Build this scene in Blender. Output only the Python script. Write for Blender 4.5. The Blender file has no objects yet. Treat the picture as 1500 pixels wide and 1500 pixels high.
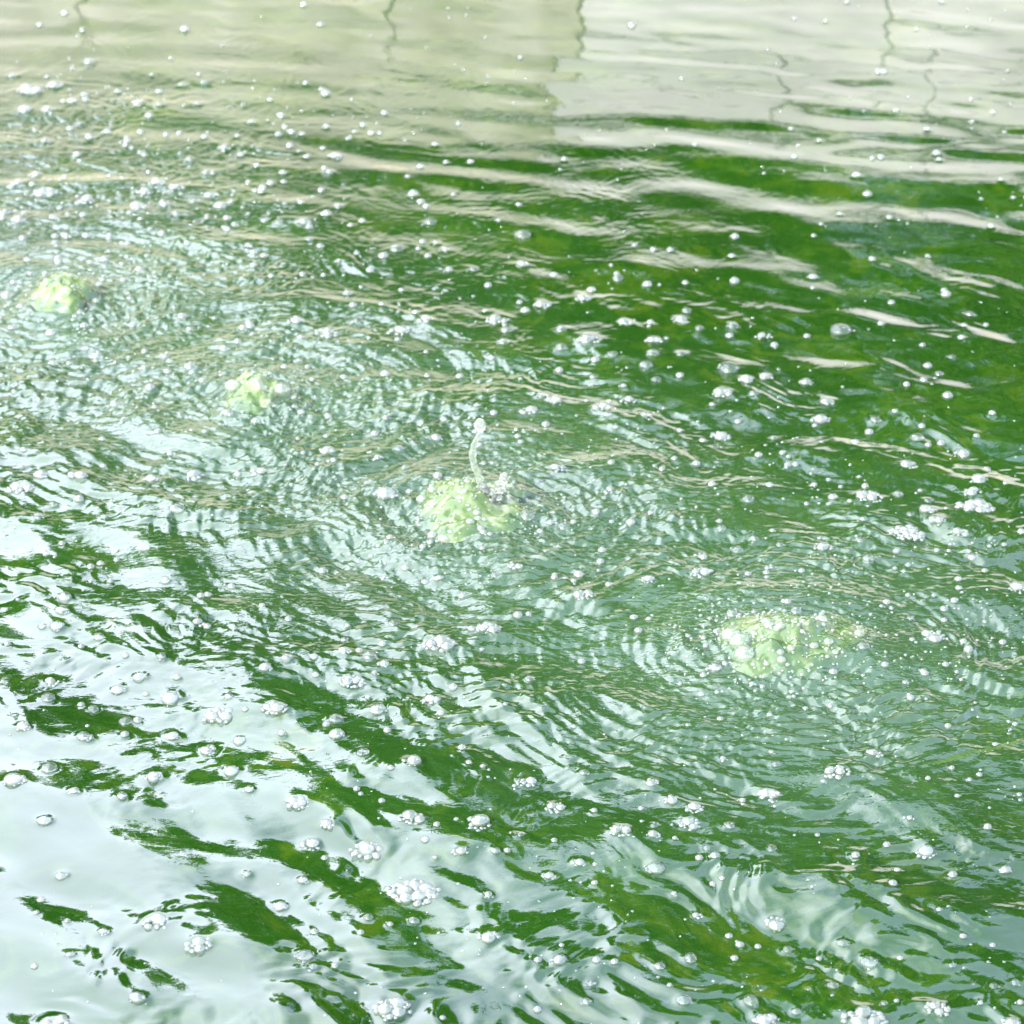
import bpy, bmesh, math, random
import numpy as np
from mathutils import Vector, Matrix, noise as mnoise
random.seed(7); rng = np.random.default_rng(7)
R = math.radians
sc = bpy.context.scene
col = sc.collection

# ------------------------------------------------------------------ camera
CAM_H, PITCH, HALF = 2.7, R(27.2), R(9.7)
TH = math.tan(HALF)
cam = bpy.data.cameras.new('camera'); camo = bpy.data.objects.new('camera', cam); col.objects.link(camo)
camo.location = (0, 0, CAM_H); camo.rotation_euler = (R(90) - PITCH, 0, 0)
cam.sensor_width = 36; cam.lens = 18 / TH
cam.clip_start = .1; cam.clip_end = 3000
cam.dof.use_dof = True; cam.dof.focus_distance = 5.15; cam.dof.aperture_fstop = 6.5
sc.camera = camo

# ------------------------------------------------------------------ light
SUN_EL, SUN_AZ = R(36), R(222)          # azimuth clockwise from +Y: behind the camera, to the left
world = bpy.data.worlds.new("World"); sc.world = world; world.use_nodes = True
wt = world.node_tree; wt.nodes.clear()
def N(t, typ, **kw):
    n = t.nodes.new(typ)
    for k, v in kw.items():
        if k.startswith('i_'):
            n.inputs[k[2:].replace('_', ' ')].default_value = v
        else: setattr(n, k, v)
    return n
def ramp(t, stops, interp='LINEAR'):
    n = t.nodes.new('ShaderNodeValToRGB'); n.color_ramp.interpolation = interp
    e = n.color_ramp.elements
    while len(e) < len(stops): e.new(.5)
    for i, (p, c) in enumerate(stops):
        e[i].position = p; e[i].color = (*c, 1) if len(c) == 3 else c
    return n
def mixc(t, fac, a, b, mode='MIX'):
    n = t.nodes.new('ShaderNodeMix'); n.data_type = 'RGBA'; n.blend_type = mode
    for idx, v in ((0, fac), (6, a), (7, b)):
        if isinstance(v, bpy.types.NodeSocket): t.links.new(v, n.inputs[idx])
        else: n.inputs[idx].default_value = v if idx == 0 or len(v) == 4 else (*v, 1)
    return n.outputs[2]
def math_(t, op, a, b=None, clamp=False):
    n = t.nodes.new('ShaderNodeMath'); n.operation = op; n.use_clamp = clamp
    for i, v in enumerate((a, b)):
        if v is None: continue
        if isinstance(v, bpy.types.NodeSocket): t.links.new(v, n.inputs[i])
        else: n.inputs[i].default_value = v
    return n.outputs[0]
sky = N(wt, 'ShaderNodeTexSky', sky_type='NISHITA', sun_disc=False, sun_elevation=SUN_EL,
        sun_rotation=SUN_AZ, air_density=1.2, dust_density=3.0, ozone_density=1.0)
tc = N(wt, 'ShaderNodeTexCoord')
mp = N(wt, 'ShaderNodeMapping'); mp.inputs['Scale'].default_value = (1, 1, 2.2)
wt.links.new(tc.outputs['Generated'], mp.inputs['Vector'])
nz = N(wt, 'ShaderNodeTexNoise', i_Scale=1.5, i_Detail=3, i_Roughness=.5, i_Distortion=.3)
wt.links.new(mp.outputs[0], nz.inputs['Vector'])
cr = ramp(wt, [(.36, (0, 0, 0)), (.66, (1, 1, 1))]); wt.links.new(nz.outputs['Fac'], cr.inputs[0])
# a bright bank of high cloud fills the left half of the sky and thins out to the right
sx_ = N(wt, 'ShaderNodeSeparateXYZ'); wt.links.new(tc.outputs['Generated'], sx_.inputs[0])
bank = math_(wt, 'MULTIPLY_ADD', sx_.outputs['X'], -1.7); bank.node.inputs[2].default_value = -.02
cov = math_(wt, 'ADD', nz.outputs['Fac'], bank)
wt.links.new(cov, cr.inputs[0])
CLOUD = (8.5, 9.1, 10.9)
veil = mixc(wt, .38, sky.outputs[0], (5.0, 5.7, 7.4))
veil = mixc(wt, cr.outputs[0], veil, CLOUD)
bg = N(wt, 'ShaderNodeBackground', i_Strength=.15); wt.links.new(veil, bg.inputs[0])
wo = N(wt, 'ShaderNodeOutputWorld'); wt.links.new(bg.outputs[0], wo.inputs[0])
sl = bpy.data.lights.new('sun', 'SUN'); sl.energy = 3.2; sl.angle = R(.55); sl.color = (1, .955, .88)
so = bpy.data.objects.new('sun', sl); col.objects.link(so)
sdir = Vector((math.sin(SUN_AZ) * math.cos(SUN_EL), math.cos(SUN_AZ) * math.cos(SUN_EL), math.sin(SUN_EL)))
so.rotation_euler = (-sdir).to_track_quat('-Z', 'Y').to_euler(); so.location = (-5, -5, 8)
vs = sc.view_settings
vs.view_transform = 'Standard'; vs.look = 'None'; vs.gamma = 1; vs.use_curve_mapping = False
vs.exposure = 3.0
cy = sc.cycles
cy.transparent_max_bounces = 32; cy.max_bounces = 10; cy.caustics_reflective = False; cy.caustics_refractive = False
cy.sample_clamp_indirect = 6

# ------------------------------------------------------------------ helpers
def at(u, v, z=0.0):
    """point of the water plane seen at pixel (u, v) of the 1500 px photograph"""
    a, b = (u - 750) / 750 * TH, (750 - v) / 750 * TH
    cp, sp = math.cos(PITCH), math.sin(PITCH)
    d = Vector((a, cp + b * sp, -sp + b * cp))
    k = (z - CAM_H) / d.z
    return Vector((0, 0, CAM_H)) + d * k
FPX = 750 / TH
def ppm(v):                                     # photo pixels per metre at row v
    p = at(750, v); return FPX / (p - Vector((0, 0, CAM_H))).length
def mat(name):
    m = bpy.data.materials.new(name); m.use_nodes = True; m.node_tree.nodes.clear()
    return m, m.node_tree
def out(t, sh, disp=None):
    o = N(t, 'ShaderNodeOutputMaterial'); t.links.new(sh, o.inputs[0])
def mixs(t, fac, a, b):
    n = t.nodes.new('ShaderNodeMixShader')
    if isinstance(fac, bpy.types.NodeSocket): t.links.new(fac, n.inputs[0])
    else: n.inputs[0].default_value = fac
    t.links.new(a, n.inputs[1]); t.links.new(b, n.inputs[2]); return n.outputs[0]
def mesh_obj(name, verts, faces, m, parent=None, smooth=True):
    me = bpy.data.meshes.new(name); me.from_pydata([tuple(v) for v in verts], [], faces)
    if smooth: me.polygons.foreach_set('use_smooth', [True] * len(me.polygons))
    me.materials.append(m); o = bpy.data.objects.new(name, me); col.objects.link(o)
    if parent: o.parent = parent
    return o
def tag(o, label=None, cat=None, group=None, kind=None):
    if label: o['label'] = label
    if cat: o['category'] = cat
    if group: o['group'] = group
    if kind: o['kind'] = kind
    return o
def empty(name, loc):
    o = bpy.data.objects.new(name, None); o.empty_display_size = .05; o.location = loc
    col.objects.link(o); return o
def grid_mesh(name, V, nr, nc, m, wrap=False, attr=None):
    """V: (nr*nc,3) float array -> smooth quad sheet"""
    me = bpy.data.meshes.new(name)
    i = np.arange(nr - 1)[:, None] * nc
    j = np.arange(nc if wrap else nc - 1)[None, :]
    j2 = (j + 1) % nc
    q = np.stack([i + j, i + j2, i + nc + j2, i + nc + j][::-1] if wrap else [i + j, i + j2, i + nc + j2, i + nc + j], -1).reshape(-1, 4).astype(np.int32)
    me.vertices.add(len(V)); me.vertices.foreach_set('co', V.astype(np.float32).ravel())
    me.loops.add(q.size); me.loops.foreach_set('vertex_index', q.ravel())
    me.polygons.add(len(q)); me.polygons.foreach_set('loop_start', np.arange(0, q.size, 4, dtype=np.int32))
    me.polygons.foreach_set('use_smooth', np.ones(len(q), bool))
    me.update(calc_edges=True)
    for k, a in (attr or {}).items():
        at_ = me.attributes.new(k, 'FLOAT', 'POINT'); at_.data.foreach_set('value', a.astype(np.float32).ravel())
    me.materials.append(m)
    o = bpy.data.objects.new(name, me); col.objects.link(o); return o

# ------------------------------------------------------------------ materials
def water_material():
    m, t = mat('pool_water')
    geo = N(t, 'ShaderNodeNewGeometry')
    sh = N(t, 'ShaderNodeVectorMath', operation='SCALE'); sh.inputs['Scale'].default_value = .55
    t.links.new(geo.outputs['Normal'], sh.inputs[0])
    ad = N(t, 'ShaderNodeVectorMath', operation='ADD')
    t.links.new(geo.outputs['Position'], ad.inputs[0]); t.links.new(sh.outputs[0], ad.inputs[1])
    mpn = N(t, 'ShaderNodeMapping'); mpn.inputs['Scale'].default_value = (1, 1, .05)
    t.links.new(ad.outputs[0], mpn.inputs[0])
    n1 = N(t, 'ShaderNodeTexNoise', i_Scale=7.0, i_Detail=6, i_Roughness=.62, i_Distortion=1.2)
    n2 = N(t, 'ShaderNodeTexNoise', i_Scale=1.6, i_Detail=3, i_Roughness=.5)
    for n in (n1, n2): t.links.new(mpn.outputs[0], n.inputs['Vector'])
    c1 = ramp(t, [(.25, (.0019, .0112, .0007)), (.5, (.0030, .0142, .0009)), (.60, (.0066, .0195, .0010)), (.72, (.0135, .0235, .0014))])
    t.links.new(n1.outputs['Fac'], c1.inputs[0])
    c2 = ramp(t, [(.35, (.85, .85, .85)), (.65, (1.25, 1.15, 1.1))]); t.links.new(n2.outputs['Fac'], c2.inputs[0])
    body = mixc(t, 1.0, c1.outputs[0], c2.outputs[0], 'MULTIPLY')
    a = N(t, 'ShaderNodeAttribute', attribute_name='aeration')
    nA = N(t, 'ShaderNodeTexNoise', i_Scale=22, i_Detail=5, i_Roughness=.6)
    t.links.new(mpn.outputs[0], nA.inputs['Vector'])
    am = math_(t, 'MULTIPLY', a.outputs['Fac'], math_(t, 'MULTIPLY_ADD', nA.outputs['Fac'], 1.1))
    body2 = mixc(t, am, body, (.019, .036, .016))
    d = N(t, 'ShaderNodeBsdfDiffuse'); t.links.new(body2, d.inputs['Color'])
    g = N(t, 'ShaderNodeBsdfGlossy'); g.inputs['Color'].default_value = (.97, .97, .99, 1); g.inputs['Roughness'].default_value = .02
    # capillary ripples finer than the mesh
    ch = N(t, 'ShaderNodeAttribute', attribute_name='chop')
    nb = N(t, 'ShaderNodeTexNoise', i_Scale=95, i_Detail=2.5, i_Roughness=.55, i_Distortion=.6)
    mb = N(t, 'ShaderNodeMapping'); mb.inputs['Scale'].default_value = (.6, 1, 1)
    t.links.new(geo.outputs['Position'], mb.inputs[0]); t.links.new(mb.outputs[0], nb.inputs['Vector'])
    bp = N(t, 'ShaderNodeBump', i_Distance=.0022); t.links.new(nb.outputs['Fac'], bp.inputs['Height'])
    t.links.new(math_(t, 'MULTIPLY', ch.outputs['Fac'], .9), bp.inputs['Strength'])
    t.links.new(bp.outputs[0], g.inputs['Normal'])
    f = N(t, 'ShaderNodeFresnel', i_IOR=1.48); t.links.new(bp.outputs[0], f.inputs['Normal'])
    out(t, mixs(t, f.outputs[0], d.outputs[0], g.outputs[0])); return m
def mound_material():
    m, t = mat('aerated_water')
    geo = N(t, 'ShaderNodeNewGeometry')
    n1 = N(t, 'ShaderNodeTexNoise', i_Scale=20, i_Detail=3, i_Roughness=.5, i_Distortion=1.0)
    t.links.new(geo.outputs['Position'], n1.inputs['Vector'])
    c = ramp(t, [(.30, (.014, .034, .006)), (.46, (.030, .050, .006)), (.58, (.055, .074, .022)), (.68, (.10, .115, .075))])
    t.links.new(n1.outputs['Fac'], c.inputs[0])
    at_ = N(t, 'ShaderNodeAttribute', attribute_name='aeration')
    cc = mixc(t, at_.outputs['Fac'], (.015, .032, .010), c.outputs[0])
    d = N(t, 'ShaderNodeBsdfDiffuse'); t.links.new(cc, d.inputs['Color'])
    g = N(t, 'ShaderNodeBsdfGlossy'); g.inputs['Roughness'].default_value = .02
    nb = N(t, 'ShaderNodeTexNoise', i_Scale=60, i_Detail=2, i_Distortion=.8); t.links.new(geo.outputs['Position'], nb.inputs['Vector'])
    bp = N(t, 'ShaderNodeBump', i_Distance=.003, i_Strength=.8); t.links.new(nb.outputs['Fac'], bp.inputs['Height'])
    t.links.new(bp.outputs[0], g.inputs['Normal'])
    f = N(t, 'ShaderNodeFresnel', i_IOR=1.5); t.links.new(bp.outputs[0], f.inputs['Normal'])
    out(t, mixs(t, f.outputs[0], d.outputs[0], g.outputs[0])); return m
def bubble_material(name, base, milky, rough, film=(.125, .142, .122, 1)):
    m, t = mat(name)
    tp = N(t, 'ShaderNodeBsdfTransparent')
    g = N(t, 'ShaderNodeBsdfGlossy'); g.inputs['Roughness'].default_value = rough
    d = N(t, 'ShaderNodeBsdfDiffuse'); d.inputs['Color'].default_value = film
    lw = N(t, 'ShaderNodeLayerWeight', i_Blend=.22)
    fac = math_(t, 'MULTIPLY_ADD', lw.outputs['Fresnel'], .45, True); fac.node.inputs[2].default_value = base
    inner = mixs(t, milky, tp.outputs[0], d.outputs[0])
    out(t, mixs(t, fac, inner, g.outputs[0])); return m
def clear_water_material():
    m, t = mat('clear_jet_water')
    geo = N(t, 'ShaderNodeNewGeometry')
    nb = N(t, 'ShaderNodeTexNoise', i_Scale=160, i_Detail=2)
    t.links.new(geo.outputs['Position'], nb.inputs['Vector'])
    bp = N(t, 'ShaderNodeBump', i_Distance=.002, i_Strength=.7); t.links.new(nb.outputs['Fac'], bp.inputs['Height'])
    gl = N(t, 'ShaderNodeBsdfGlass', i_IOR=1.45, i_Roughness=.01); t.links.new(bp.outputs[0], gl.inputs['Normal'])
    d = N(t, 'ShaderNodeBsdfTranslucent'); d.inputs['Color'].default_value = (.42, .48, .32, 1)
    d2 = N(t, 'ShaderNodeBsdfDiffuse'); d2.inputs['Color'].default_value = (.30, .34, .25, 1)
    dd = mixs(t, .5, d.outputs[0], d2.outputs[0])
    out(t, mixs(t, .20, gl.outputs[0], dd)); return m
def simple(name, c1, c2, scale, rough=.9, detail=6, stretch=(1, 1, 1), stops=(.35, .65)):
    m, t = mat(name); tc = N(t, 'ShaderNodeTexCoord')
    mp_ = N(t, 'ShaderNodeMapping'); mp_.inputs['Scale'].default_value = stretch
    geo = N(t, 'ShaderNodeNewGeometry'); t.links.new(geo.outputs['Position'], mp_.inputs[0])
    n = N(t, 'ShaderNodeTexNoise', i_Scale=scale, i_Detail=detail, i_Roughness=.6); t.links.new(mp_.outputs[0], n.inputs['Vector'])
    c = ramp(t, [(stops[0], c1), (stops[1], c2)]); t.links.new(n.outputs['Fac'], c.inputs[0])
    p = N(t, 'ShaderNodeBsdfPrincipled'); p.inputs['Roughness'].default_value = rough
    p.inputs['Specular IOR Level'].default_value = .25
    t.links.new(c.outputs[0], p.inputs['Base Color'])
    b = N(t, 'ShaderNodeBump', i_Strength=.4, i_Distance=.01); t.links.new(n.outputs['Fac'], b.inputs['Height'])
    t.links.new(b.outputs[0], p.inputs['Normal']); out(t, p.outputs[0]); return m
M_water = water_material(); M_mound = mound_material()
M_bub = bubble_material('soap_film', .040, .05, .09)
M_foam = bubble_material('dense_foam_film', .052, .27, .10)
M_spray = bubble_material('bright_froth_film', .05, .24, .10, (.12, .15, .10, 1))
M_jet = clear_water_material()
M_stone = simple('pale_stone', (.38, .35, .33), (.47, .43, .41), 2.2, stretch=(1, 1, .8))
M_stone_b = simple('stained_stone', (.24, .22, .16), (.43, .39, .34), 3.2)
M_tan = simple('tan_stone', (.36, .30, .20), (.50, .43, .32), 3)
M_joint = simple('old_mortar', (.34, .31, .28), (.40, .37, .34), 5)
M_leaf = simple('leaf_green', (.022, .055, .012), (.06, .105, .022), .9, rough=.6, stops=(.3, .7))
M_bark = simple('bark', (.06, .045, .03), (.13, .10, .07), 6, stretch=(1, 1, .3))
M_ground = simple('grass_ground', (.05, .08, .025), (.10, .13, .05), 1.5)
M_pave = simple('paving', (.28, .27, .24), (.38, .37, .33), 3)

# ------------------------------------------------------------------ data read from the photograph
# bubbling spouts: photo pixel, radius (m), height (m)
SP = [(97, 440, .070, .040), (380, 583, .076, .038), (688, 750, .112, .038), (1152, 945, .122, .031)]
SPW = [at(x, y) for x, y, *_ in SP]
# foam: tile origin -> (zoomed x, zoomed y, zoomed width, bubbles), 3.75 zoomed px per photo px
T = {
(0,0): [(170,485,170,11),(300,460,110,6),(75,410,70,3),(400,550,80,5),(460,520,60,3),(490,335,80,1),(645,500,50,2),(760,565,90,4),(878,575,70,3),(1080,570,80,2),(1120,448,75,2),(1003,460,65,2),(1385,668,70,3),(1230,805,80,5),(590,722,60,1),(820,638,55,1),(140,600,100,5),(260,605,80,4),(385,705,50,2),(435,675,70,4),(250,770,90,4),(1040,870,65,3),(425,855,55,1),(795,855,40,1),(690,800,40,1),(1125,750,50,1),(1305,745,40,1),(250,1045,160,12),(195,950,80,6),(465,1095,120,7),(790,1050,110,8),(860,1005,110,6),(965,1030,110,7),(1165,1065,100,7),(1210,1125,90,5),(1065,1105,70,3),(900,1115,80,2),(765,1130,110,8),(960,1180,80,3),(1250,1200,60,2),(1140,945,80,4),(110,1000,70,3),(640,1085,70,2),(140,1160,70,3),(30,1155,90,4),(105,1200,100,5),(600,1285,50,2),(370,1295,60,3),(700,1325,45,1),(125,1310,50,1),(1390,1385,60,2),(1450,1408,60,2),(1485,1005,60,2),(1435,1055,45,1),(490,755,60,2),(1410,915,40,1),(1485,550,40,1),(835,415,30,1),(1015,165,60,1)],
(400,0): [(340,850,90,7),(305,945,85,3),(55,950,55,1),(185,862,40,1),(290,700,50,2),(415,765,35,1),(450,727,40,1),(495,690,45,1),(160,740,40,1),(855,1215,100,3),(770,1070,65,1),(680,1365,90,1),(605,1415,65,1),(895,1330,70,3),(940,1370,80,3),(360,1130,75,3),(295,1180,60,1),(170,1215,95,5),(200,1250,50,2),(30,1218,70,2),(200,1310,65,2),(260,1355,60,2),(425,1240,40,1),(490,1215,45,1),(1085,888,45,1),(810,915,50,1),(950,888,40,1),(740,977,35,1),(1100,1475,80,4),(1370,1287,95,1),(1350,1127,40,1),(1370,1450,90,4),(965,1485,60,2),(260,135,50,1),(170,30,50,1),(290,515,60,1),(890,797,40,1),(180,460,40,1)],
(800,200): [(205,880,100,9),(430,1015,100,6),(85,1055,80,4),(240,1110,150,9),(85,1150,90,4),(590,1115,115,10),(575,1025,60,2),(770,955,65,2),(740,1000,110,6),(840,1050,65,3),(1025,1045,85,4),(1195,1090,120,8),(1430,1095,50,2),(585,1195,80,4),(745,1185,80,3),(545,1255,80,4),(360,1195,70,3),(70,1275,60,2),(605,1330,65,2),(1005,1265,145,3),(1095,1335,105,6),(1205,1320,90,5),(1430,1340,90,6),(970,1405,125,8),(1140,1425,80,3),(450,1430,110,8),(40,1445,110,10),(300,1480,130,12),(425,1370,60,3),(345,1445,50,2),(735,1315,60,2),(910,1475,50,2),(555,818,60,1),(1035,555,60,2),(395,770,70,1),(1035,800,60,1),(1020,655,45,1),(1465,772,60,1),(270,1225,60,2),(100,125,40,1),(255,1320,50,2),(250,835,60,2)],
(400,400): [(285,320,160,8),(150,355,60,3),(410,100,70,2),(690,305,140,9),(835,260,100,5),(780,225,70,2),(1240,245,160,9),(1290,300,90,3),(1265,380,80,4),(1480,170,110,8),(615,560,60,1),(1025,550,50,1),(305,955,120,12),(690,955,80,4),(575,1005,70,5),(730,1060,70,3),(620,1215,150,5),(905,1140,60,1),(1405,750,110,7),(1480,680,90,4),(890,890,90,5),(620,795,70,3),(460,260,70,4),(130,255,110,6),(440,185,50,1),(705,95,35,1),(1120,745,50,2),(875,1455,60,1),(1390,1345,110,1),(1155,1450,50,1),(1165,200,40,1),(1385,205,60,1)],
(0,600): [(115,415,170,16),(225,350,90,5),(430,365,130,9),(830,370,100,7),(1065,335,120,7),(1420,330,110,7),(680,510,70,3),(290,515,70,3),(215,588,80,4),(435,495,60,2),(940,238,60,3),(1405,75,60,1),(975,550,90,1),(570,590,55,2),(340,738,45,1),(550,843,55,2),(640,813,40,1),(910,950,60,1),(605,935,40,1),(355,1035,90,4),(345,1108,100,4),(310,1190,110,2),(235,1200,60,2),(540,1248,75,2),(445,1300,40,1),(690,1360,45,1),(885,1372,75,2),(1088,1165,90,5),(1280,1210,60,2),(1195,1325,40,1),(770,1460,95,4),(280,1475,110,6),(970,1475,60,4),(1460,1425,90,5),(1140,1015,50,1),(45,1298,50,2),(130,228,45,1),(1440,1080,40,1)],
(400,800): [(275,105,70,6),(910,170,70,5),(1335,130,100,9),(1225,155,80,3),(1185,440,160,15),(1090,460,60,3),(920,525,210,16),(1345,388,60,1),(1405,378,50,3),(410,435,50,2),(400,500,80,3),(395,575,90,6),(80,618,80,4),(530,605,90,1),(605,640,100,6),(435,725,165,24),(235,708,45,1),(600,540,50,1),(665,422,70,2),(85,402,45,1),(520,818,40,2),(870,830,125,10),(990,778,55,1),(1410,730,70,3),(575,878,110,6),(10,890,160,16),(345,940,85,1),(920,915,50,2),(50,1030,55,2),(490,1135,110,3),(760,1187,140,6),(1040,1100,55,2),(1075,1187,40,1),(1152,1210,35,1),(1395,1275,130,8),(135,1400,155,20),(350,1030,100,5),(560,705,55,3),(465,60,50,3),(820,30,60,3)],
(800,600): [(960,120,125,9),(1250,150,65,2),(1165,248,60,2),(1325,300,60,2),(1370,295,45,1),(735,103,55,2),(860,160,45,1),(545,30,80,4),(335,25,90,3),(910,418,50,1),(1110,490,75,1),(465,620,60,1),(95,635,80,1),(65,325,100,7),(345,438,80,5),(850,790,100,6),(1045,750,90,2),(1290,730,80,2),(1145,705,70,3),(855,885,140,12),(180,900,65,1),(105,928,55,2),(45,920,45,1),(150,945,40,1),(555,935,100,9),(345,965,60,2),(205,1020,150,14),(960,655,70,4),(1210,893,45,1),(1020,1145,70,1),(1365,1130,100,2),(930,1425,90,4),(985,1425,40,2),(1305,1085,40,1),(195,1365,50,1),(275,570,50,1),(825,298,55,2),(705,275,40,1),(1470,405,50,2)],
(1100,600): [(385,40,130,8),(685,48,80,4),(650,115,55,1),(915,140,95,4),(1170,215,110,5),(1240,152,45,2),(870,300,120,6),(1250,390,110,5),(1215,455,120,10),(1230,525,220,20),(645,470,170,14),(805,465,70,4),(970,485,75,2),(975,550,115,8),(875,572,75,2),(1020,612,115,10),(855,655,210,32),(1150,680,115,12),(610,603,70,3),(595,712,75,3),(395,735,125,6),(645,808,75,4),(800,768,45,1),(450,482,60,1),(1480,688,55,2),(1465,985,110,7),(1140,935,60,3),(1285,880,40,1),(1215,810,50,1),(1310,760,30,1),(1000,1225,170,14),(870,1140,70,2),(745,1065,50,1),(615,1327,75,1),(1195,1320,60,1),(1325,25,50,2),(1390,755,35,1),(450,1455,60,1),(955,1450,50,1),(1395,417,30,1),(1070,550,25,1)],
(0,1000): [(260,80,95,3),(508,125,80,2),(445,107,45,1),(650,20,100,6),(940,60,130,5),(1250,82,70,3),(1205,160,190,14),(690,195,85,1),(755,195,55,1),(130,250,95,5),(465,297,115,4),(945,268,95,6),(1145,345,115,7),(1315,298,75,1),(270,475,100,4),(85,540,140,8),(405,607,85,5),(668,627,85,2),(845,508,140,10),(1270,465,110,6),(1360,577,85,3),(245,763,95,4),(340,1050,85,3),(1350,1040,70,3),(855,1310,195,9),(570,1362,80,4),(1095,1445,170,12),(385,1490,70,2),(370,1305,40,1),(200,1262,40,1),(800,52,40,1),(685,285,55,1),(289,1856,185,8),(757,1736,100,4)],
(400,1100): [(300,400,100,6),(205,480,125,9),(515,515,205,14),(765,365,180,12),(1120,390,180,9),(1355,460,80,3),(1030,560,110,5),(1225,560,65,2),(775,735,310,34),(165,700,75,4),(45,832,85,5),(1180,785,75,5),(770,915,75,4),(520,915,70,3),(640,955,50,2),(1185,1015,140,5),(175,1125,125,4),(655,1395,230,15),(1455,1160,50,1),(890,590,30,1),(215,1190,90,3)],
(800,1100): [(210,122,70,3),(50,290,130,12),(580,170,85,5),(690,260,105,5),(820,315,115,8),(790,390,150,14),(600,403,70,4),(410,440,140,12),(590,465,90,5),(710,490,50,2),(1010,412,80,4),(1225,215,150,10),(1075,260,60,3),(265,322,60,2),(880,530,70,3),(925,575,80,6),(180,610,95,6),(600,635,120,4),(20,685,80,6),(265,727,50,2),(915,722,50,2),(705,778,55,3),(830,880,75,5),(1265,910,140,5),(1335,1062,80,2),(1065,1043,55,1),(790,1145,90,2),(625,1198,75,2),(70,1155,115,3),(245,1273,65,3),(220,1380,70,4),(760,1380,105,2),(1125,1380,105,2),(1205,1470,165,12),(1375,1435,70,2),(1035,1130,50,1),(1240,535,65,3),(375,1175,50,1),(970,48,60,3),(1265,60,80,3),(45,495,40,1),(85,1078,35,1)],
(1100,1100): [(470,105,170,14),(970,160,45,2),(875,373,55,2),(1300,432,60,2),(965,545,130,8),(575,575,55,1),(800,645,60,2),(780,740,60,2),(1110,672,60,2),(1400,640,80,5),(510,1038,85,3),(655,1140,120,4),(1110,1170,65,3),(450,1265,90,4),(730,1390,75,4),(620,1460,270,16),(1025,1410,155,12),(1340,1288,75,2),(1455,1270,70,2),(1475,1385,60,2),(1165,1025,45,1),(680,10,100,6),(1100,95,50,3),(1475,230,35,1),(1425,1490,120,6)],
(0,350): [(565,105,90,6),(580,145,70,3),(460,475,60,2),(280,520,70,5),(900,640,70,5),(1235,595,70,2),(1050,705,90,1),(1055,745,60,2),(825,830,60,1),(785,720,60,3),(535,635,100,6),(295,675,80,5),(1250,975,90,6),(1000,430,60,2),(1040,490,40,1),(40,290,100,1)],
(1100,0): [(530,12,40,1),(1050,8,40,1),(700,397,45,1),(970,710,40,1),(1020,840,50,1),(1035,872,40,1),(640,1068,60,1),(580,970,60,2),(1375,988,35,1),(1320,1245,45,1),(490,1177,35,1),(345,1297,35,1),(665,1427,45,1),(1265,1095,30,1),(375,768,35,1),(910,157,30,1),(1440,1088,30,1),(385,1240,30,1),(240,103,30,1),(410,115,30,1),(1071,1627,60,1),(1196,1717,94,3),(1170,1789,45,1),(713,1789,45,1),(495,1807,128,4),(1155,1867,45,1),(1095,1957,64,2),(971,2010,56,1),(1035,2047,64,2),(1080,2179,64,1),(851,2126,56,2),(1324,2276,49,2),(420,2194,105,5)],
}
CL = []
for (ox, oy), L in T.items():
    for zx, zy, zw, n in L: CL.append((ox + zx / 3.75, oy + zy / 3.75, zw / 3.75, n))
# plus the many tiny bubbles too small to pick apart, denser towards the upper left and the spouts
TINY = []
while len(TINY) < 2900:
    u, v = rng.uniform(-20, 1520), rng.uniform(5, 1510)
    p = .10 + .95 * math.exp(-((u - 150) / 330) ** 2 - ((v - 290) / 170) ** 2)
    for x, y, *_ in SP: p = max(p, .75 * math.exp(-((u - x) / 230) ** 2 - ((v - y - 10) / 110) ** 2))
    p = max(p, .35 * math.exp(-((v - 640 - (u - 750) * .35) / 210) ** 2))
    if u < 450 and v > 900: p *= .25
    if v < 120: p *= .5
    p *= .15 + 2.2 * max(0, .35 + mnoise.noise(Vector((u / 170 + v / 400, (v - u * .12) / 42, 3.3)))) ** 1.3
    if rng.random() < p: TINY.append((u, v, rng.uniform(2, 6) if rng.random() < .8 else rng.uniform(6, 14), 1 if rng.random() < .7 else int(rng.integers(2, 4))))

# ------------------------------------------------------------------ the water surface
def bilerp(F, x, y):
    """periodic cubic B-spline lookup: slopes stay continuous, so reflections show no cells"""
    n0, n1 = F.shape
    xi = np.floor(x).astype(np.int32); yi = np.floor(y).astype(np.int32)
    fx = (x - xi).astype(np.float32); fy = (y - yi).astype(np.float32)
    def w4(t): return ((1 - t) ** 3 / 6, (3 * t ** 3 - 6 * t ** 2 + 4) / 6, (-3 * t ** 3 + 3 * t ** 2 + 3 * t + 1) / 6, t ** 3 / 6)
    wx, wy = w4(fx), w4(fy); acc = np.zeros(F.shape if np.isscalar(x) else x.shape, np.float32); Ff = F.ravel()
    for j in range(4):
        rowi = ((yi + j - 1) % n0) * n1; r = np.zeros_like(acc)
        for i in range(4): r += wx[i] * Ff[rowi + (xi + i - 1) % n1]
        acc += wy[j] * r
    return acc
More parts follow.
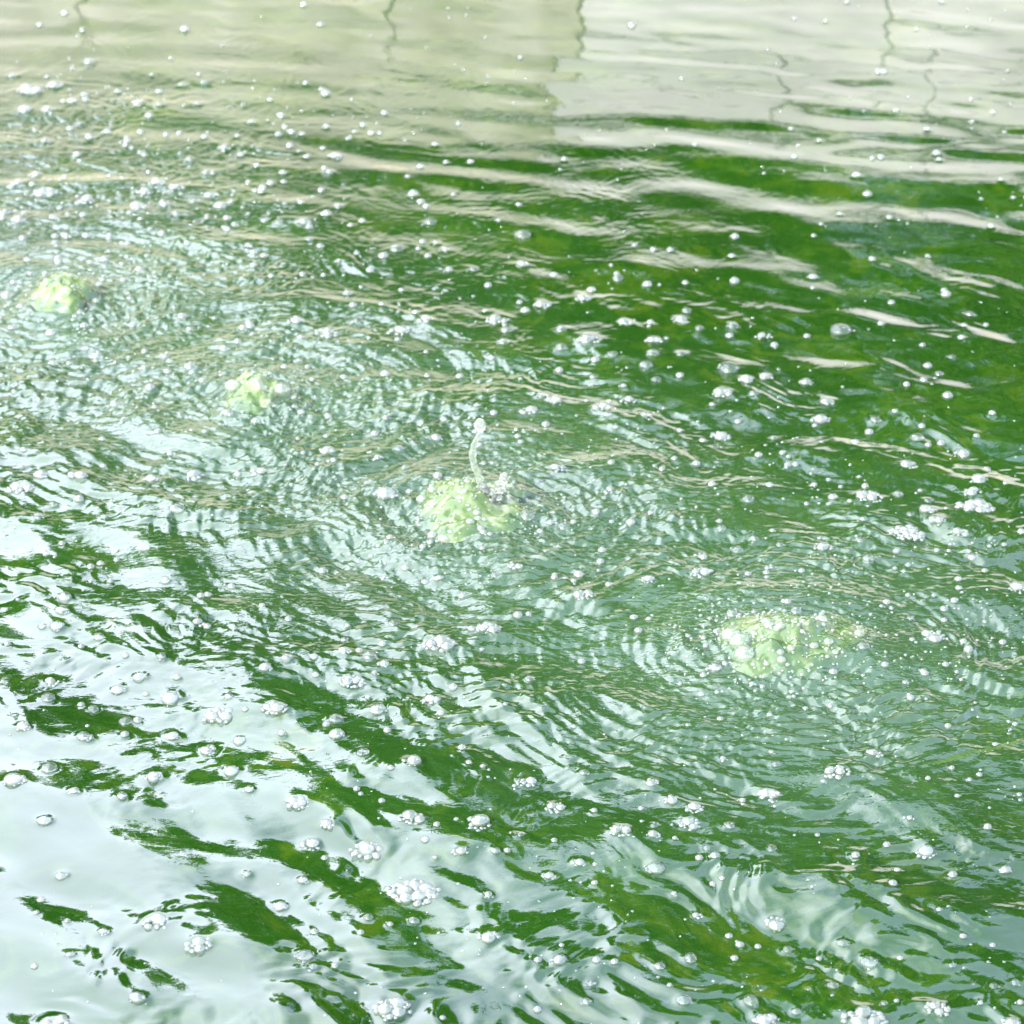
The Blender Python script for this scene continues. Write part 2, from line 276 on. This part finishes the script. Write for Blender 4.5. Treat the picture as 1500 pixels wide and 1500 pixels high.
def band(n, lo, hi, ang=None, spread=.6, aniso=0.0):
    """periodic noise n x n whose wavelengths lie between lo and hi samples; unit rms slope per sample"""
    k = np.fft.fftfreq(n)[:, None]; l = np.fft.fftfreq(n)[None, :]
    kk = np.hypot(k, l); kk[0, 0] = 1e-6
    w = np.exp(-(np.log(kk * math.sqrt(lo * hi)) / math.log(hi / lo) * 1.8) ** 2)
    if ang is not None:
        th = np.arctan2(k, l); w = w * (aniso + np.abs(np.cos(th - ang)) ** (1 / spread))
    w = w / kk
    f = np.fft.ifft2(np.fft.fft2(rng.standard_normal((n, n))) * w).real
    s = np.sqrt((np.diff(f, axis=0) ** 2).mean() + (np.diff(f, axis=1) ** 2).mean())
    return (f / s).astype(np.float32)
vr = np.linspace(1512, -12, 960)
yr = np.array([at(750, v).y for v in vr])
yr = np.concatenate([1.5 + (yr[0] - 1.5) * np.linspace(0, 1, 30)[:-1] ** .6, yr, yr[-1] + (10.2 - yr[-1]) * np.linspace(0, 1, 40)[1:] ** 1.3])
ur = np.concatenate([-1 - (1 - np.linspace(0, 1, 71)[:-1]) * .7, np.linspace(-1, 1, 940), 1 + np.linspace(0, 1, 71)[1:] * .7])
edge = np.linspace(0, 1, 26)[1:] ** 1.5
hw = TH * np.sqrt(yr ** 2 + CAM_H ** 2) * 1.01
core = hw[:, None] * ur[None, :]
HX = 9.0
left = -(-core[:, :1] + (HX + core[:, :1]) * edge[::-1][None, :])
right = core[:, -1:] + (HX - core[:, -1:]) * edge[None, :]
X = np.concatenate([left, core, right], 1).astype(np.float32)
Y = np.repeat(yr[:, None], X.shape[1], 1).astype(np.float32)
nr, nc = X.shape
fine = np.ones_like(X); fine[:, :25] = 0; fine[:, -25:] = 0
D = [np.hypot(X - p.x, Y - p.y) for p in SPW]
G = lambda r, s: np.exp(-(r / s) ** 2)
# how rough the water is: strong near each spout, fading outward
calm = np.ones_like(X)
turb = np.zeros_like(X)
for d, s, a in zip(D, (.62, .56, .60, .50), (1, 1, 1, .9)): turb = np.maximum(turb, a * G(d, s))
for u_, v_, s_, a_ in ((150, 270, .75, .58), (930, 330, .40, .26), (1490, 1180, .26, .55), (620, 380, .4, .35), (1200, 720, .35, .28)):
    p_ = at(u_, v_); turb = np.maximum(turb, a_ * G(np.hypot(X - p_.x, (Y - p_.y) * .8), s_))
turb2 = np.zeros_like(X)
for d, s in zip(D, (.42, .38, .42, .34)): turb2 = np.maximum(turb2, G(d, s))
H = np.zeros_like(X)
# (a) gentle long waves over the whole pool
f1 = band(1024, 14, 60, ang=R(80), spread=.35, aniso=.12)
f2 = band(1024, 10, 40)
f3 = band(1024, 8, 26)
f4 = band(1024, 8, 22, ang=R(75), spread=.9, aniso=.3)
warpx = (bilerp(f2, X / .016 + 1500, Y / .016 + 700) / f2.std()).astype(np.float64)
warpy = (bilerp(f2, X / .016 + 2900, Y / .016 + 1900) / f2.std()).astype(np.float64)
patch = np.clip(1 + .7 * bilerp(f2, X / .021 + 3300, Y / .021 + 200) / f2.std(), .08, 2.2)
def addn(F, cell, slope, wt_, ox=0, oy=0, sx=1.0, rot=0.0, warp=0.0):
    global H
    c, s = math.cos(rot), math.sin(rot); Xw = X + warp * warpx; Yw = Y + warp * warpy
    xx = (Xw * c + Yw * s) / cell * sx + ox; yy = (-Xw * s + Yw * c) / cell + oy
    H += bilerp(F, xx + 4096, yy + 4096) * (cell * slope) * wt_
far = np.clip((Y - 5.2) / 3.0, 0, 1)            # 0 near, 1 far
leftw = np.clip(.5 - X / (2 * hw[:, None]), 0, 1)
addn(f1, .010, 0.038, (1.0 - .50 * far) * (1 + .45 * np.clip(X, 0, 1) * np.clip((.85 - far) * 4, 0, 1)), sx=.6, rot=R(-9))
addn(f2, .012, 0.062, np.clip(1.15 - far * 1.6, .15, 1), ox=300, rot=R(-50), sx=.45)
addn(f1, .013, .030, np.clip(1.0 - far * 2, 0, 1), ox=700, oy=90, rot=R(-42), sx=.7)
addn(f3, .008, .020, np.clip(1.1 - far, 0, 1) * .6 + .25, ox=120, oy=77, sx=.6, rot=R(-5))
blsmooth = np.clip(1.25 - np.exp(-((X + .75) / .50) ** 2 - ((Y - 4.15) / .55) ** 2) * 1.3, .12, 1)   # the quiet corner at near left
addn(f4, .0047, .063, np.clip(1.0 - far * 1.7, .03, 1) * blsmooth * np.clip(patch, .4, 1.8), ox=200, rot=R(-46), sx=.55, warp=.010)
addn(f3, .0036, .050, np.clip(1.0 - far * 2.0, 0, 1) * blsmooth * patch, ox=900, oy=333, sx=.8, rot=R(20), warp=.02)
# (b) rings running outward from the spouts
for k, (p, d) in enumerate(zip(SPW, D)):
    for lam, sl, reach, m_ in ((.22, .030, 1.6, 4), (.13, .030, 1.1, 5), (.075, .036, .75, 7), (.042, .062, .60, 8), (.024, .125, .48, 9)):
        env = (G(d, reach) * (1 - G(d, .04)) * (np.clip(patch, .45, 1.5) if lam < .1 else 1)).astype(np.float32) * (fine if lam < .1 else 1)
        acc = np.zeros_like(X)
        for q in range(m_):
            a = rng.uniform(0, 2 * math.pi); rr = rng.uniform(0, .11 if lam > .1 else .13)
            l = lam * rng.uniform(.8, 1.25)
            dd = np.hypot(X - p.x - rr * math.cos(a), Y - p.y - rr * math.sin(a))
            acc += np.cos(dd * (2 * math.pi / l) + rng.uniform(0, 6.28))
        H += acc * env * (lam * sl / (2 * math.pi) * 1.4 / math.sqrt(m_))
# (c) short crossing chop, tangential around the spouts
g1 = band(1024, 5, 16); g2 = band(1024, 4, 9)
mod = np.clip(.75 + .55 * bilerp(f2, X / .03 + 900, Y / .03 + 900) / f2.std() * .6, .15, 1.8)
addn(g1, .0040, .18, turb * fine * mod, sx=.60, rot=R(-8), warp=.022)
addn(g1, .0060, .075, turb * fine * patch, sx=.7, rot=R(-30), ox=640, warp=.03)
addn(g1, .0024, .18, turb * fine * mod * np.clip(patch, .3, 1.6), sx=.7, rot=R(28), ox=400, warp=.018)
addn(g2, .0027, .27, np.maximum(turb2, .62 * turb) * fine * mod, sx=.8, rot=R(-20), ox=50, warp=.015)
addn(g2, .0034, .060, (.20 + .8 * np.clip(1 - far, 0, 1)) * fine * np.clip(turb * 3, .10, 1) * mod, sx=.6, rot=R(-18), ox=500, warp=.02)
# swelling of the surface under each spout
aer = np.zeros_like(X)
for (x, y, r, h), d in zip(SP, D):
    H += .018 * G(d, r * 1.5) - .006 * (G(d, r * 2.6) - G(d, r * 1.6))
    aer = np.maximum(aer, .95 * G(d, r * 1.4)); aer = np.maximum(aer, .52 * G(d, r * 1.0 + .40))
# (d) meniscus: the film climbs to every floating bubble
def hat(x, y, v=None):
    i = int(np.clip(np.searchsorted(yr, y), 1, nr - 2)); j = int(np.clip(np.searchsorted(X[i], x), 1, nc - 2))
    return float(H[i, j])
def meniscus(p, r, A, L):
    w = r + 4 * L
    i0, i1 = np.searchsorted(yr, (p.y - w, p.y + w)); 
    if i1 <= i0: return
    row = X[(i0 + i1) // 2]; j0, j1 = np.searchsorted(row, (p.x - w * 1.3, p.x + w * 1.3))
    if j1 <= j0: return
    d = np.maximum(np.hypot(X[i0:i1, j0:j1] - p.x, Y[i0:i1, j0:j1] - p.y) - r, 0)
    H[i0:i1, j0:j1] += A * np.exp(-(d / L) ** 1.3)
for u, v, w, n in CL:
    r = w / 2 / ppm(v); meniscus(at(u, v + 2), r * .72, min(.0018, r * .10), max(.0045, r * .45))
chop = (.06 + .95 * turb) * fine
V = np.stack([X, Y, H], -1).reshape(-1, 3)
w_o = grid_mesh('water', V, nr, nc, M_water, attr={'aeration': aer, 'chop': chop})
tag(w_o, 'green pond water, rippled around the spouts and mirroring sky, trees and wall', 'water', kind='structure')

# ------------------------------------------------------------------ foam
def dome_mesh(name, seg, ringn, m):
    vs_, fs = [], []
    ph0 = -.28                                    # a little more than a hemisphere, the rest is under water
    for i in range(ringn):
        ph = ph0 + (math.pi / 2 - ph0) * i / ringn
        for j in range(seg):
            a = 2 * math.pi * (j + .5 * (i % 2)) / seg
            vs_.append((math.cos(ph) * math.cos(a), math.cos(ph) * math.sin(a), math.sin(ph)))
    vs_.append((0, 0, 1)); top = len(vs_) - 1
    for i in range(ringn - 1):
        for j in range(seg):
            a, b = i * seg + j, i * seg + (j + 1) % seg
            fs.append((a, b, b + seg, a + seg))
    for j in range(seg): fs.append(((ringn - 1) * seg + j, (ringn - 1) * seg + (j + 1) % seg, top))
    me = bpy.data.meshes.new(name); me.from_pydata(vs_, [], fs)
    me.polygons.foreach_set('use_smooth', [True] * len(me.polygons)); me.materials.append(m); return me
DOME = [dome_mesh('bubble_dome', 20, 8, M_bub), dome_mesh('foam_dome', 20, 8, M_foam)]
DOME_S = dome_mesh('spray_dome', 20, 8, M_spray)
DV = np.array([v.co[:] for v in dome_mesh('tiny', 10, 4, M_foam).vertices]); DF = [tuple(p.vertices) for p in bpy.data.meshes['tiny'].polygons]
def pack(n, w, rnd):
    """n bubbles in a raft w metres wide: [(x, y, z, r)]"""
    if n == 1: return [(0, 0, 0, w / 2)]
    asp = rnd.uniform(.62, .95); tilt = rnd.uniform(-.35, .35)
    res = []; base = w / 2 / math.sqrt(n) * 1.12
    if n == 2: base = w / 3.6
    if n == 3: base = w / 4.0
    tries = 0
    while len(res) < n and tries < 4000:
        tries += 1
        big = len(res) < max(1, n // 5)
        r = base * (rnd.uniform(1.15, 1.7) if big else rnd.choice((rnd.uniform(.35, .7), rnd.uniform(.6, 1.1))))
        t = math.sqrt(rnd.random()) * (.75 if big else 1); a = rnd.uniform(0, 6.283)
        x = math.cos(a) * t * max(w / 2 - r, 0); y = math.sin(a) * t * max(w / 2 * asp - r * .6, w * .08)
        x, y = x + y * tilt, y
        if all(math.hypot(x - b[0], y - b[1]) > (r + b[3]) * (.80 if tries < 1500 else .58) for b in res):
            d = math.hypot(x / (w / 2), y / (w / 2 * asp + 1e-6))
            z = max(0, (1 - d)) * base * (.55 if n > 6 else .15)
            res.append((x, y, z, r))
    return res
words = ['zero','one','two','three','four','five','six','seven','eight','nine','ten','eleven','twelve','thirteen','fourteen','fifteen','sixteen']
def nword(n): return words[n] if n <= 12 else 'many'
def cls(w, n):
    if n == 1: return 'lone bubble' 
    if n == 2: return 'pair of joined bubbles'
    if n <= 4: return 'little clump of %s bubbles' % nword(n)
    if n <= 8: return 'foam cluster of about %s bubbles' % nword(n)
    return 'wide white foam raft of %s bubbles' % nword(n)
rows_ = ['along the top', 'above the middle', 'at mid height', 'below the middle', 'along the bottom']
cols_ = ['at far left', 'left of centre', 'at centre', 'right of centre', 'at far right']
order = sorted(range(len(CL)), key=lambda i: -CL[i][2] * (1 + .02 * CL[i][3]))
solo = [i for i in order if -4 < CL[i][0] < 1504 and CL[i][1] < 1506]
solo = solo[:285]; rest = [CL[i] for i in range(len(CL)) if i not in set(solo)]
cells = {}
for i in solo:
    u, v, w, n = CL[i]
    cells.setdefault((min(4, int(v // 300)), min(4, max(0, int(u // 300))), cls(w, n)), []).append(i)
ordn = ['', 'second', 'third', 'fourth', 'fifth', 'sixth', 'seventh', 'eighth', 'ninth', 'tenth', 'eleventh', 'twelfth', 'thirteenth', 'fourteenth']
labels = {}
for (r_, c_, k), L in cells.items():
    L.sort(key=lambda i: CL[i][0])
    for q, i in enumerate(L):
        pos = '' if len(L) == 1 else ('leftmost ' if q == 0 else 'rightmost ' if q == len(L) - 1 else '%s from left, ' % ordn[q])
        labels[i] = '%s%s %s, %s' % (pos, k, rows_[r_], cols_[c_])
rnd = random.Random(11)
for i in solo:
    u, v, w, n = CL[i]; p = at(u, v + w * .12); W = w / ppm(v)
    z = hat(p.x, p.y) - .0008
    bl = pack(n, W, rnd)
    name = 'floating_bubble' if n == 1 else 'foam_cluster'
    me = DOME[0 if n <= 4 else 1]
    if n == 1:
        o = bpy.data.objects.new(name, me); col.objects.link(o); o.location = (p.x, p.y, z)
        r = W / 2; o.scale = (r, r * rnd.uniform(.9, 1), r * rnd.uniform(.62, .85)); o.rotation_euler.z = rnd.uniform(0, 6)
    else:
        o = empty(name, (p.x, p.y, z))
        for x, y, dz, r in bl:
            b = bpy.data.objects.new('bubble', me); col.objects.link(b); b.parent = o
            b.location = (x, y, dz); b.scale = (r * rnd.uniform(.95, 1.15), r * rnd.uniform(.85, 1.05), r * rnd.uniform(.55, .80)); b.rotation_euler.z = rnd.uniform(0, 6)
        if n >= 5:                                # beads of froth along the rim, too small to pick apart
            vs_, fs = [], []
            for q in range(n):
                x, y, dz, r = rnd.choice(bl); a = rnd.uniform(0, 6.283); rr = r * rnd.uniform(.13, .3)
                c = np.array((x + math.cos(a) * r * 1.02, y + math.sin(a) * r * 1.02, dz * .3))
                k0 = len(vs_); vs_ += [tuple(t) for t in DV * rr + c]; fs += [tuple(t + k0 for t in f) for f in DF]
            fo = mesh_obj('froth', vs_, fs, M_foam, o); fo['kind'] = 'stuff'
    tag(o, labels[i], 'bubble' if n == 1 else 'foam', 'foam bubbles drifting on the pond')
vs_, fs, k0 = [], [], 0
for u, v, w, n in rest + TINY:
    p = at(u, v); W = w / ppm(v); z = hat(p.x, p.y) - .0005
    for x, y, dz, r in pack(n, W, rnd):
        vs_.append(DV * np.array((r, r, r * rnd.uniform(.7, .95))) + np.array((p.x + x, p.y + y, z + dz)))
        fs += [tuple(t + k0 for t in f) for f in DF]; k0 += len(DV)
fo = mesh_obj('tiny_bubbles', np.concatenate(vs_), fs, M_foam)
tag(fo, 'countless tiny bubbles and froth beads scattered over the whole pond surface', 'bubbles', kind='stuff')

# a submerged-looking weed blade lying in the film near the right edge
vs_, fs = [], []
base_ = [(1352, 1122, 1), (1375, 1117, 4), (1400, 1109, 6), (1425, 1102, 5), (1450, 1096, 7), (1480, 1086, 6), (1510, 1078, 7), (1540, 1071, 2)]
path = []
for a_, b_ in zip(base_[:-1], base_[1:]):
    for q in range(8): path.append(tuple(a_[e] + (b_[e] - a_[e]) * q / 8 for e in range(2)) + ((a_[2] + (b_[2] - a_[2]) * q / 8) * rnd.uniform(.55, 1.15),))
for q, (u, v, w) in enumerate(path):
    for k in (-1, 0, 1):
        p = at(u, v + k * w); vs_.append((p.x, p.y, hat(p.x, p.y) + .0006 - .0008 * abs(k)))
for q in range(len(path) - 1):
    for k in (0, 1): fs.append((q * 3 + k, q * 3 + k + 3, q * 3 + k + 4, q * 3 + k + 1))
M_weed = simple('weed_blade', (.007, .019, .001), (.016, .034, .003), 30, rough=.25)
tag(mesh_obj('weed_blade', vs_, fs, M_weed), 'bright green weed blade floating near the right edge', 'water weed')

# ------------------------------------------------------------------ the bubbling spouts
def smooth(x): x = min(max(x, 0), 1); return x * x * (3 - 2 * x)
def mound(R_, H_, seed, name, parent, ctr, lump=1.0, steep=.8, skew=(0, 0)):
    nrr, nth = 70, 150; P = np.zeros((nrr, nth, 3)); A = np.zeros((nrr, nth))
    off = Vector((seed * 7.3, seed * 3.1, 0))
    for i in range(nrr):
        t = i / (nrr - 1)
        for j in range(nth):
            a = 2 * math.pi * j / nth
            wob = 1 + .45 * mnoise.noise(Vector((math.cos(a) * 1.5, math.sin(a) * 1.5, seed * 2.7)))
            r = R_ * 1.25 * t * wob
            x, y = r * math.cos(a), r * math.sin(a)
            prof = steep * (math.sqrt(max(0, 1 - (t / .80) ** 2)) if t < .80 else 0) + (1 - steep) * math.exp(-(t / .42) ** 2)
            q = Vector((x, y, 0)) / R_
            l1 = mnoise.noise(q * 1.8 + off); l2 = .22 + .6 * mnoise.noise(q * 2.9 + off); l3 = mnoise.noise(q * 6.5 + off)
            z = H_ * (prof * (1 + .40 * l1 * lump) + lump * prof * (.75 * (.22 - l2) + .12 * l3))
            z += .0015 - .005 * smooth((t - .7) / .3)
            k = 1 + .18 * prof * l1
            P[i, j] = (x * k + skew[0] * z, y * k + skew[1] * z, z + hat(ctr.x + x * k, ctr.y + y * k) - ctr.z)
            A[i, j] = smooth((.95 - t) / .45 + .9 * mnoise.noise(q * 2.6 - off)) * (1.0, .9, .75, .5)[seed - 1]
    o = grid_mesh(name, P.reshape(-1, 3), nrr, nth, M_mound, wrap=True, attr={'aeration': A})
    o.parent = parent; return P
def tube(name, pts, m, parent, seg=16, wob=.25, seed=0):
    """pts: [(x,y,z,r)] smoothed by Catmull-Rom"""
    Q = []
    P = [pts[0]] + pts + [pts[-1]]
    for i in range(1, len(P) - 2):
        for s in range(8):
            t = s / 8; p0, p1, p2, p3 = (np.array(P[k]) for k in (i - 1, i, i + 1, i + 2))
            Q.append(.5 * (2 * p1 + (p2 - p0) * t + (2 * p0 - 5 * p1 + 4 * p2 - p3) * t * t + (3 * p1 - p0 - 3 * p2 + p3) * t ** 3))
    Q.append(np.array(pts[-1])); vs_, fs = [], []
    for i, q in enumerate(Q):
        tg = Vector(Q[min(i + 1, len(Q) - 1)][:3] - Q[max(i - 1, 0)][:3]).normalized()
        e1 = tg.cross(Vector((0, 1, 0))).normalized(); e2 = tg.cross(e1)
        for j in range(seg):
            a = 2 * math.pi * j / seg; d = e1 * math.cos(a) + e2 * math.sin(a)
            r = q[3] * (1 + wob * mnoise.noise(Vector((d.x * 1.2, d.z * 1.2 + seed, i * .28))))
            vs_.append(Vector(q[:3]) + d * r)
    for i in range(len(Q) - 1):
        for j in range(seg): fs.append((i * seg + j, i * seg + (j + 1) % seg, (i + 1) * seg + (j + 1) % seg, (i + 1) * seg + j))
    vs_.append(Vector(Q[0][:3])); vs_.append(Vector(Q[-1][:3])); b, e = len(vs_) - 2, len(vs_) - 1
    for j in range(seg):
        fs.append((b, (j + 1) % seg, j)); fs.append((e, (len(Q) - 1) * seg + j, (len(Q) - 1) * seg + (j + 1) % seg))
    return mesh_obj(name, vs_, fs, m, parent)
splab = ['rounded yellow green water dome at the far left edge',
         'lumpy yellow green spout with white bubbles, second from left',
         'spout throwing up a thin curved jet and a droplet',
         'low broad froth mound nearest the right side']
for k, (x, y, r, h) in enumerate(SP):
    p = SPW[k]; root = empty('bubbling_spout', (p.x, p.y, .012))
    tag(root, splab[k], 'water spout', 'row of bubbling spouts across the pond')
    P = mound(r, h, k + 1, 'water_mound', root, Vector((p.x, p.y, .012)), lump=(.9, 1.5, 1.7, 2.0)[k], steep=(.7, .40, .16, .08)[k])
    for q in range((14, 22, 30, 36)[k]):         # big bubbles heaped round the foot and on the flanks
        a = rnd.uniform(math.pi * .75, math.pi * 2.25) if rnd.random() < .75 else rnd.uniform(0, 6.283); t = rnd.uniform(.62, 1.15)
        br = r * rnd.choice((rnd.uniform(.03, .06), rnd.uniform(.05, .10))) * (1.5 if q < 2 else 1)
        if k == 3 and q < 3: a, t, br = math.pi * (1.0 + .12 * q), .85, r * .17
        if k == 1 and q < 2: a, t, br = math.pi * (1.9 - .95 * q), .8, r * .26
        b = bpy.data.objects.new('foam_bubble', DOME_S); col.objects.link(b); b.parent = root
        if q >= 3: t = rnd.uniform(.15, .95)
        pv = P[min(69, int(t / 1.25 * 69)), int(a / 6.2832 * 150) % 150]
        b.location = (pv[0], pv[1], max(pv[2], -.002)); b.scale = (br, br * .95, br * .85)
    vs2, fs2 = [], []
    for q in range(260):
        a = rnd.uniform(0, 6.283); t = rnd.uniform(.1, 1.1) if rnd.random() < .65 else rnd.uniform(.9, 1.9); rr = r * rnd.uniform(.010, .035)
        pv = P[min(69, int(t / 1.25 * 69)), int(a / 6.2832 * 150) % 150]; zz = max(pv[2], -.008) if t < 1.2 else .001
        k0 = len(vs2); vs2 += [tuple(e) for e in DV * rr + np.array((pv[0], pv[1], zz) if t < 1.2 else (math.cos(a) * r * t, math.sin(a) * r * t, hat(p.x + math.cos(a) * r * t, p.y + math.sin(a) * r * t) - .0125))]; fs2 += [tuple(e + k0 for e in f) for f in DF]
    fo = mesh_obj('froth', vs2, fs2, M_spray, root); fo['kind'] = 'stuff'
    if k == 2:
        s = 1 / ppm(y) / math.cos(PITCH); sx = 1 / ppm(y)
        def L_(u, v, rp): return ((u - 690) * sx, -.012, (722 - v) * s + h * .72, rp * sx)
        tube('water_jet', [L_(714, 740, 12), L_(713, 722, 11), L_(709, 708, 8.5), L_(705, 694, 5.5), L_(698, 678, 4.6), L_(695, 660, 5), L_(698, 645, 3.8), L_(704, 630, 2.4)], M_jet, root, wob=.35, seed=3)
        tube('water_jet', [L_(726, 738, 10), L_(727, 722, 9), L_(729, 711, 7), L_(735, 702, 5.5), L_(740, 693, 5.5), L_(741, 687, 2.5)], M_jet, root, wob=.9, seed=9)
        for q in range(26):                     # torn froth where the jet leaves the mound
            b = bpy.data.objects.new('foam_bubble', DOME_S); col.objects.link(b); b.parent = root
            l = L_(rnd.uniform(700, 752), rnd.uniform(706, 745), 1); b.location = (l[0], l[1] + rnd.uniform(-.012, .012), l[2])
            br = sx * rnd.uniform(1.5, 5.5); b.scale = (br, br, br * .9)
        bm = bmesh.new(); bmesh.ops.create_icosphere(bm, subdivisions=4, radius=9.5 * sx)
        for v_ in bm.verts: v_.co *= 1 + .10 * mnoise.noise(v_.co * 90)
        me = bpy.data.meshes.new('droplet'); bm.to_mesh(me); bm.free(); me.materials.append(M_jet)
        me.polygons.foreach_set('use_smooth', [True] * len(me.polygons))
        o = bpy.data.objects.new('droplet', me); col.objects.link(o); o.parent = root; l = L_(706, 619, 1); o.location = l[:3]; o.scale = (.85, .85, 1.1)

# ------------------------------------------------------------------ far bank: stone retaining wall, ground, trees
def box(name, x0, x1, y0, y1, z0, z1, m, parent=None, bev=.0):
    bm = bmesh.new(); bmesh.ops.create_cube(bm, size=1)
    for v in bm.verts: v.co = Vector((x0 + (v.co.x + .5) * (x1 - x0), y0 + (v.co.y + .5) * (y1 - y0), z0 + (v.co.z + .5) * (z1 - z0)))
    if bev: bmesh.ops.bevel(bm, geom=bm.edges[:], offset=bev, segments=1, affect='EDGES')
    me = bpy.data.meshes.new(name); bm.to_mesh(me); bm.free(); me.materials.append(m)
    o = bpy.data.objects.new(name, me); col.objects.link(o)
    if parent: o.parent = parent
    return o
WY, WT = 10.2, 1.17
wall = empty('retaining_wall', (0, WY + .2, 0)); tag(wall, 'pale jointed stone retaining wall along the far edge of the pond', 'wall')
def rel(o): o.location = (-wall.location.x, -wall.location.y, -wall.location.z); return o
rel(box('backing', -9, 9, WY + .016, WY + .45, -.6, WT - .09, M_joint, wall))
x = -9.0; q = 0
for row, (z0, z1, wd) in enumerate(((-.5, .36, .75), (.37, .74, .85), (.75, WT - .09, .7))):
    x = -9.0 - .4 * row
    while x < 9:
        w = wd * rnd.uniform(.75, 1.3); x1 = min(x + w, 9)
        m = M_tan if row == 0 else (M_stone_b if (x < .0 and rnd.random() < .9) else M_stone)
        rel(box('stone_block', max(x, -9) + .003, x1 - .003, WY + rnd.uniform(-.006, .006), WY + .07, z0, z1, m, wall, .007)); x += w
x = -9
while x < 9:
    rel(box('coping_stone', x + .006, min(x + 1.6, 9) - .006, WY - .06, WY + .5, WT - .085, WT, M_stone, wall, .015)); x += 1.6
for nm, a in (('ground', (-400, 400, WY + .5, 800, -1, WT - .1)), ('ground', (-400, -9.3, -400, WY + .5, -1, .3)), ('ground', (9.3, 400, -400, WY + .5, -1, .3)), ('pavement', (-9.3, 9.3, -400, 1.5, -1, .3))):
    o = box(nm, *a, M_pave if nm == 'pavement' else M_ground); tag(o, kind='structure')
for s in (-1, 1):
    o = box('pool_kerb', *sorted((s * 9.0, s * 9.3)), 1.5, WY + .05, -1, .36, M_pave); tag(o, kind='structure')

def leaf_cloud(name, blobs, count, size, m, parent):
    C_, N_ = [], []
    wts = np.array([b[3] ** 2 for b in blobs]); wts /= wts.sum()
    ids = rng.choice(len(blobs), count, p=wts)
    B = np.array(blobs)[ids]
    d = rng.standard_normal((count, 3)); d /= np.linalg.norm(d, axis=1)[:, None]
    rad = B[:, 3] * (rng.random(count) ** .45) * rng.uniform(.85, 1.15, count)
    P = B[:, :3] + d * rad[:, None] * np.array((1, 1, .85))
    n = d + rng.standard_normal((count, 3)) * .9; n /= np.linalg.norm(n, axis=1)[:, None]
    t = np.cross(n, rng.standard_normal((count, 3))); t /= np.linalg.norm(t, axis=1)[:, None]; b = np.cross(n, t)
    s = (size * rng.uniform(.6, 1.4, count))[:, None]
    Q = np.stack([P - t * s, P + b * s * .45, P + t * s, P - b * s * .45], 1).reshape(-1, 3)
    me = bpy.data.meshes.new(name); me.vertices.add(len(Q)); me.vertices.foreach_set('co', Q.astype(np.float32).ravel())
    me.loops.add(len(Q)); me.loops.foreach_set('vertex_index', np.arange(len(Q), dtype=np.int32))
    me.polygons.add(count); me.polygons.foreach_set('loop_start', np.arange(0, len(Q), 4, dtype=np.int32))
    me.update(calc_edges=True); me.materials.append(m)
    o = bpy.data.objects.new(name, me); col.objects.link(o); o.parent = parent; return o
def tree(x, y, h, rad, label, leaves):
    root = empty('broadleaf_tree', (x, y, WT - .1)); tag(root, label, 'tree', 'trees beyond the stone wall')
    tw = .11 + h * .016
    tube('trunk', [(0, 0, -.1, tw * 1.5), (.05, 0, .5, tw), (-.05, .05, h * .35, tw * .8), (.1, 0, h * .65, tw * .45), (0, 0, h * .85, tw * .15)], M_bark, root, seg=10, wob=.2)
    blobs = []
    for q in range(15):
        a = rnd.uniform(0, 6.283); t = rnd.uniform(.15, .8); zz = rnd.uniform(.22, .95)
        k = math.sin(min(1, (1.02 - zz) * 1.25) * 1.45)
        blobs.append((math.cos(a) * rad * t * k, math.sin(a) * rad * t * k, h * zz - rad * .15, rad * rnd.uniform(.26, .46)))
    blobs.append((0, 0, h * .5, rad * .7)); blobs.append((0, 0, h * .25, rad * .65))
    leaf_cloud('crown', blobs, leaves, .125, M_leaf, root)
#        x     y    height radius
TR = [(-7.6, 17.0, 6.6, 2.2), (-4.6, 16.4, 5.4, 2.1), (-2.2, 16.8, 6.0, 1.9), (-.3, 16.0, 7.3, 2.0), (1.7, 16.5, 9.5, 2.3), (3.9, 16.2, 8.9, 2.4), (6.6, 17.0, 9.4, 2.6), (-3.4, 19, 6.3, 2.3), (.7, 19, 7.0, 2.3), (4.8, 19.5, 10.4, 2.9)]
tl = ['tree mirrored at the far left', 'low tree second from the left', 'rounded tree left of centre', 'narrow tree at the centre', 'taller tree just right of centre', 'tall tree towards the right', 'tallest front tree at far right', 'rear tree behind the left gap', 'rear tree behind the centre', 'rear tree behind the right side']
for (x, y, h, r), l in zip(TR, tl): tree(x, y, h, r, 'leafy green ' + l + ', beyond the stone wall', 9000)
# a low shrub belt joins the trunks
sh = empty('shrub_hedge', (0, 15, WT - .1)); tag(sh, 'dense low shrub hedge running behind the stone wall', 'hedge')
leaf_cloud('foliage', [(x, rnd.uniform(-.4, .5), rnd.uniform(.3, 1.1), rnd.uniform(.6, 1.0)) for x in np.linspace(-9, 9, 26)], 24000, .075, M_leaf, sh)
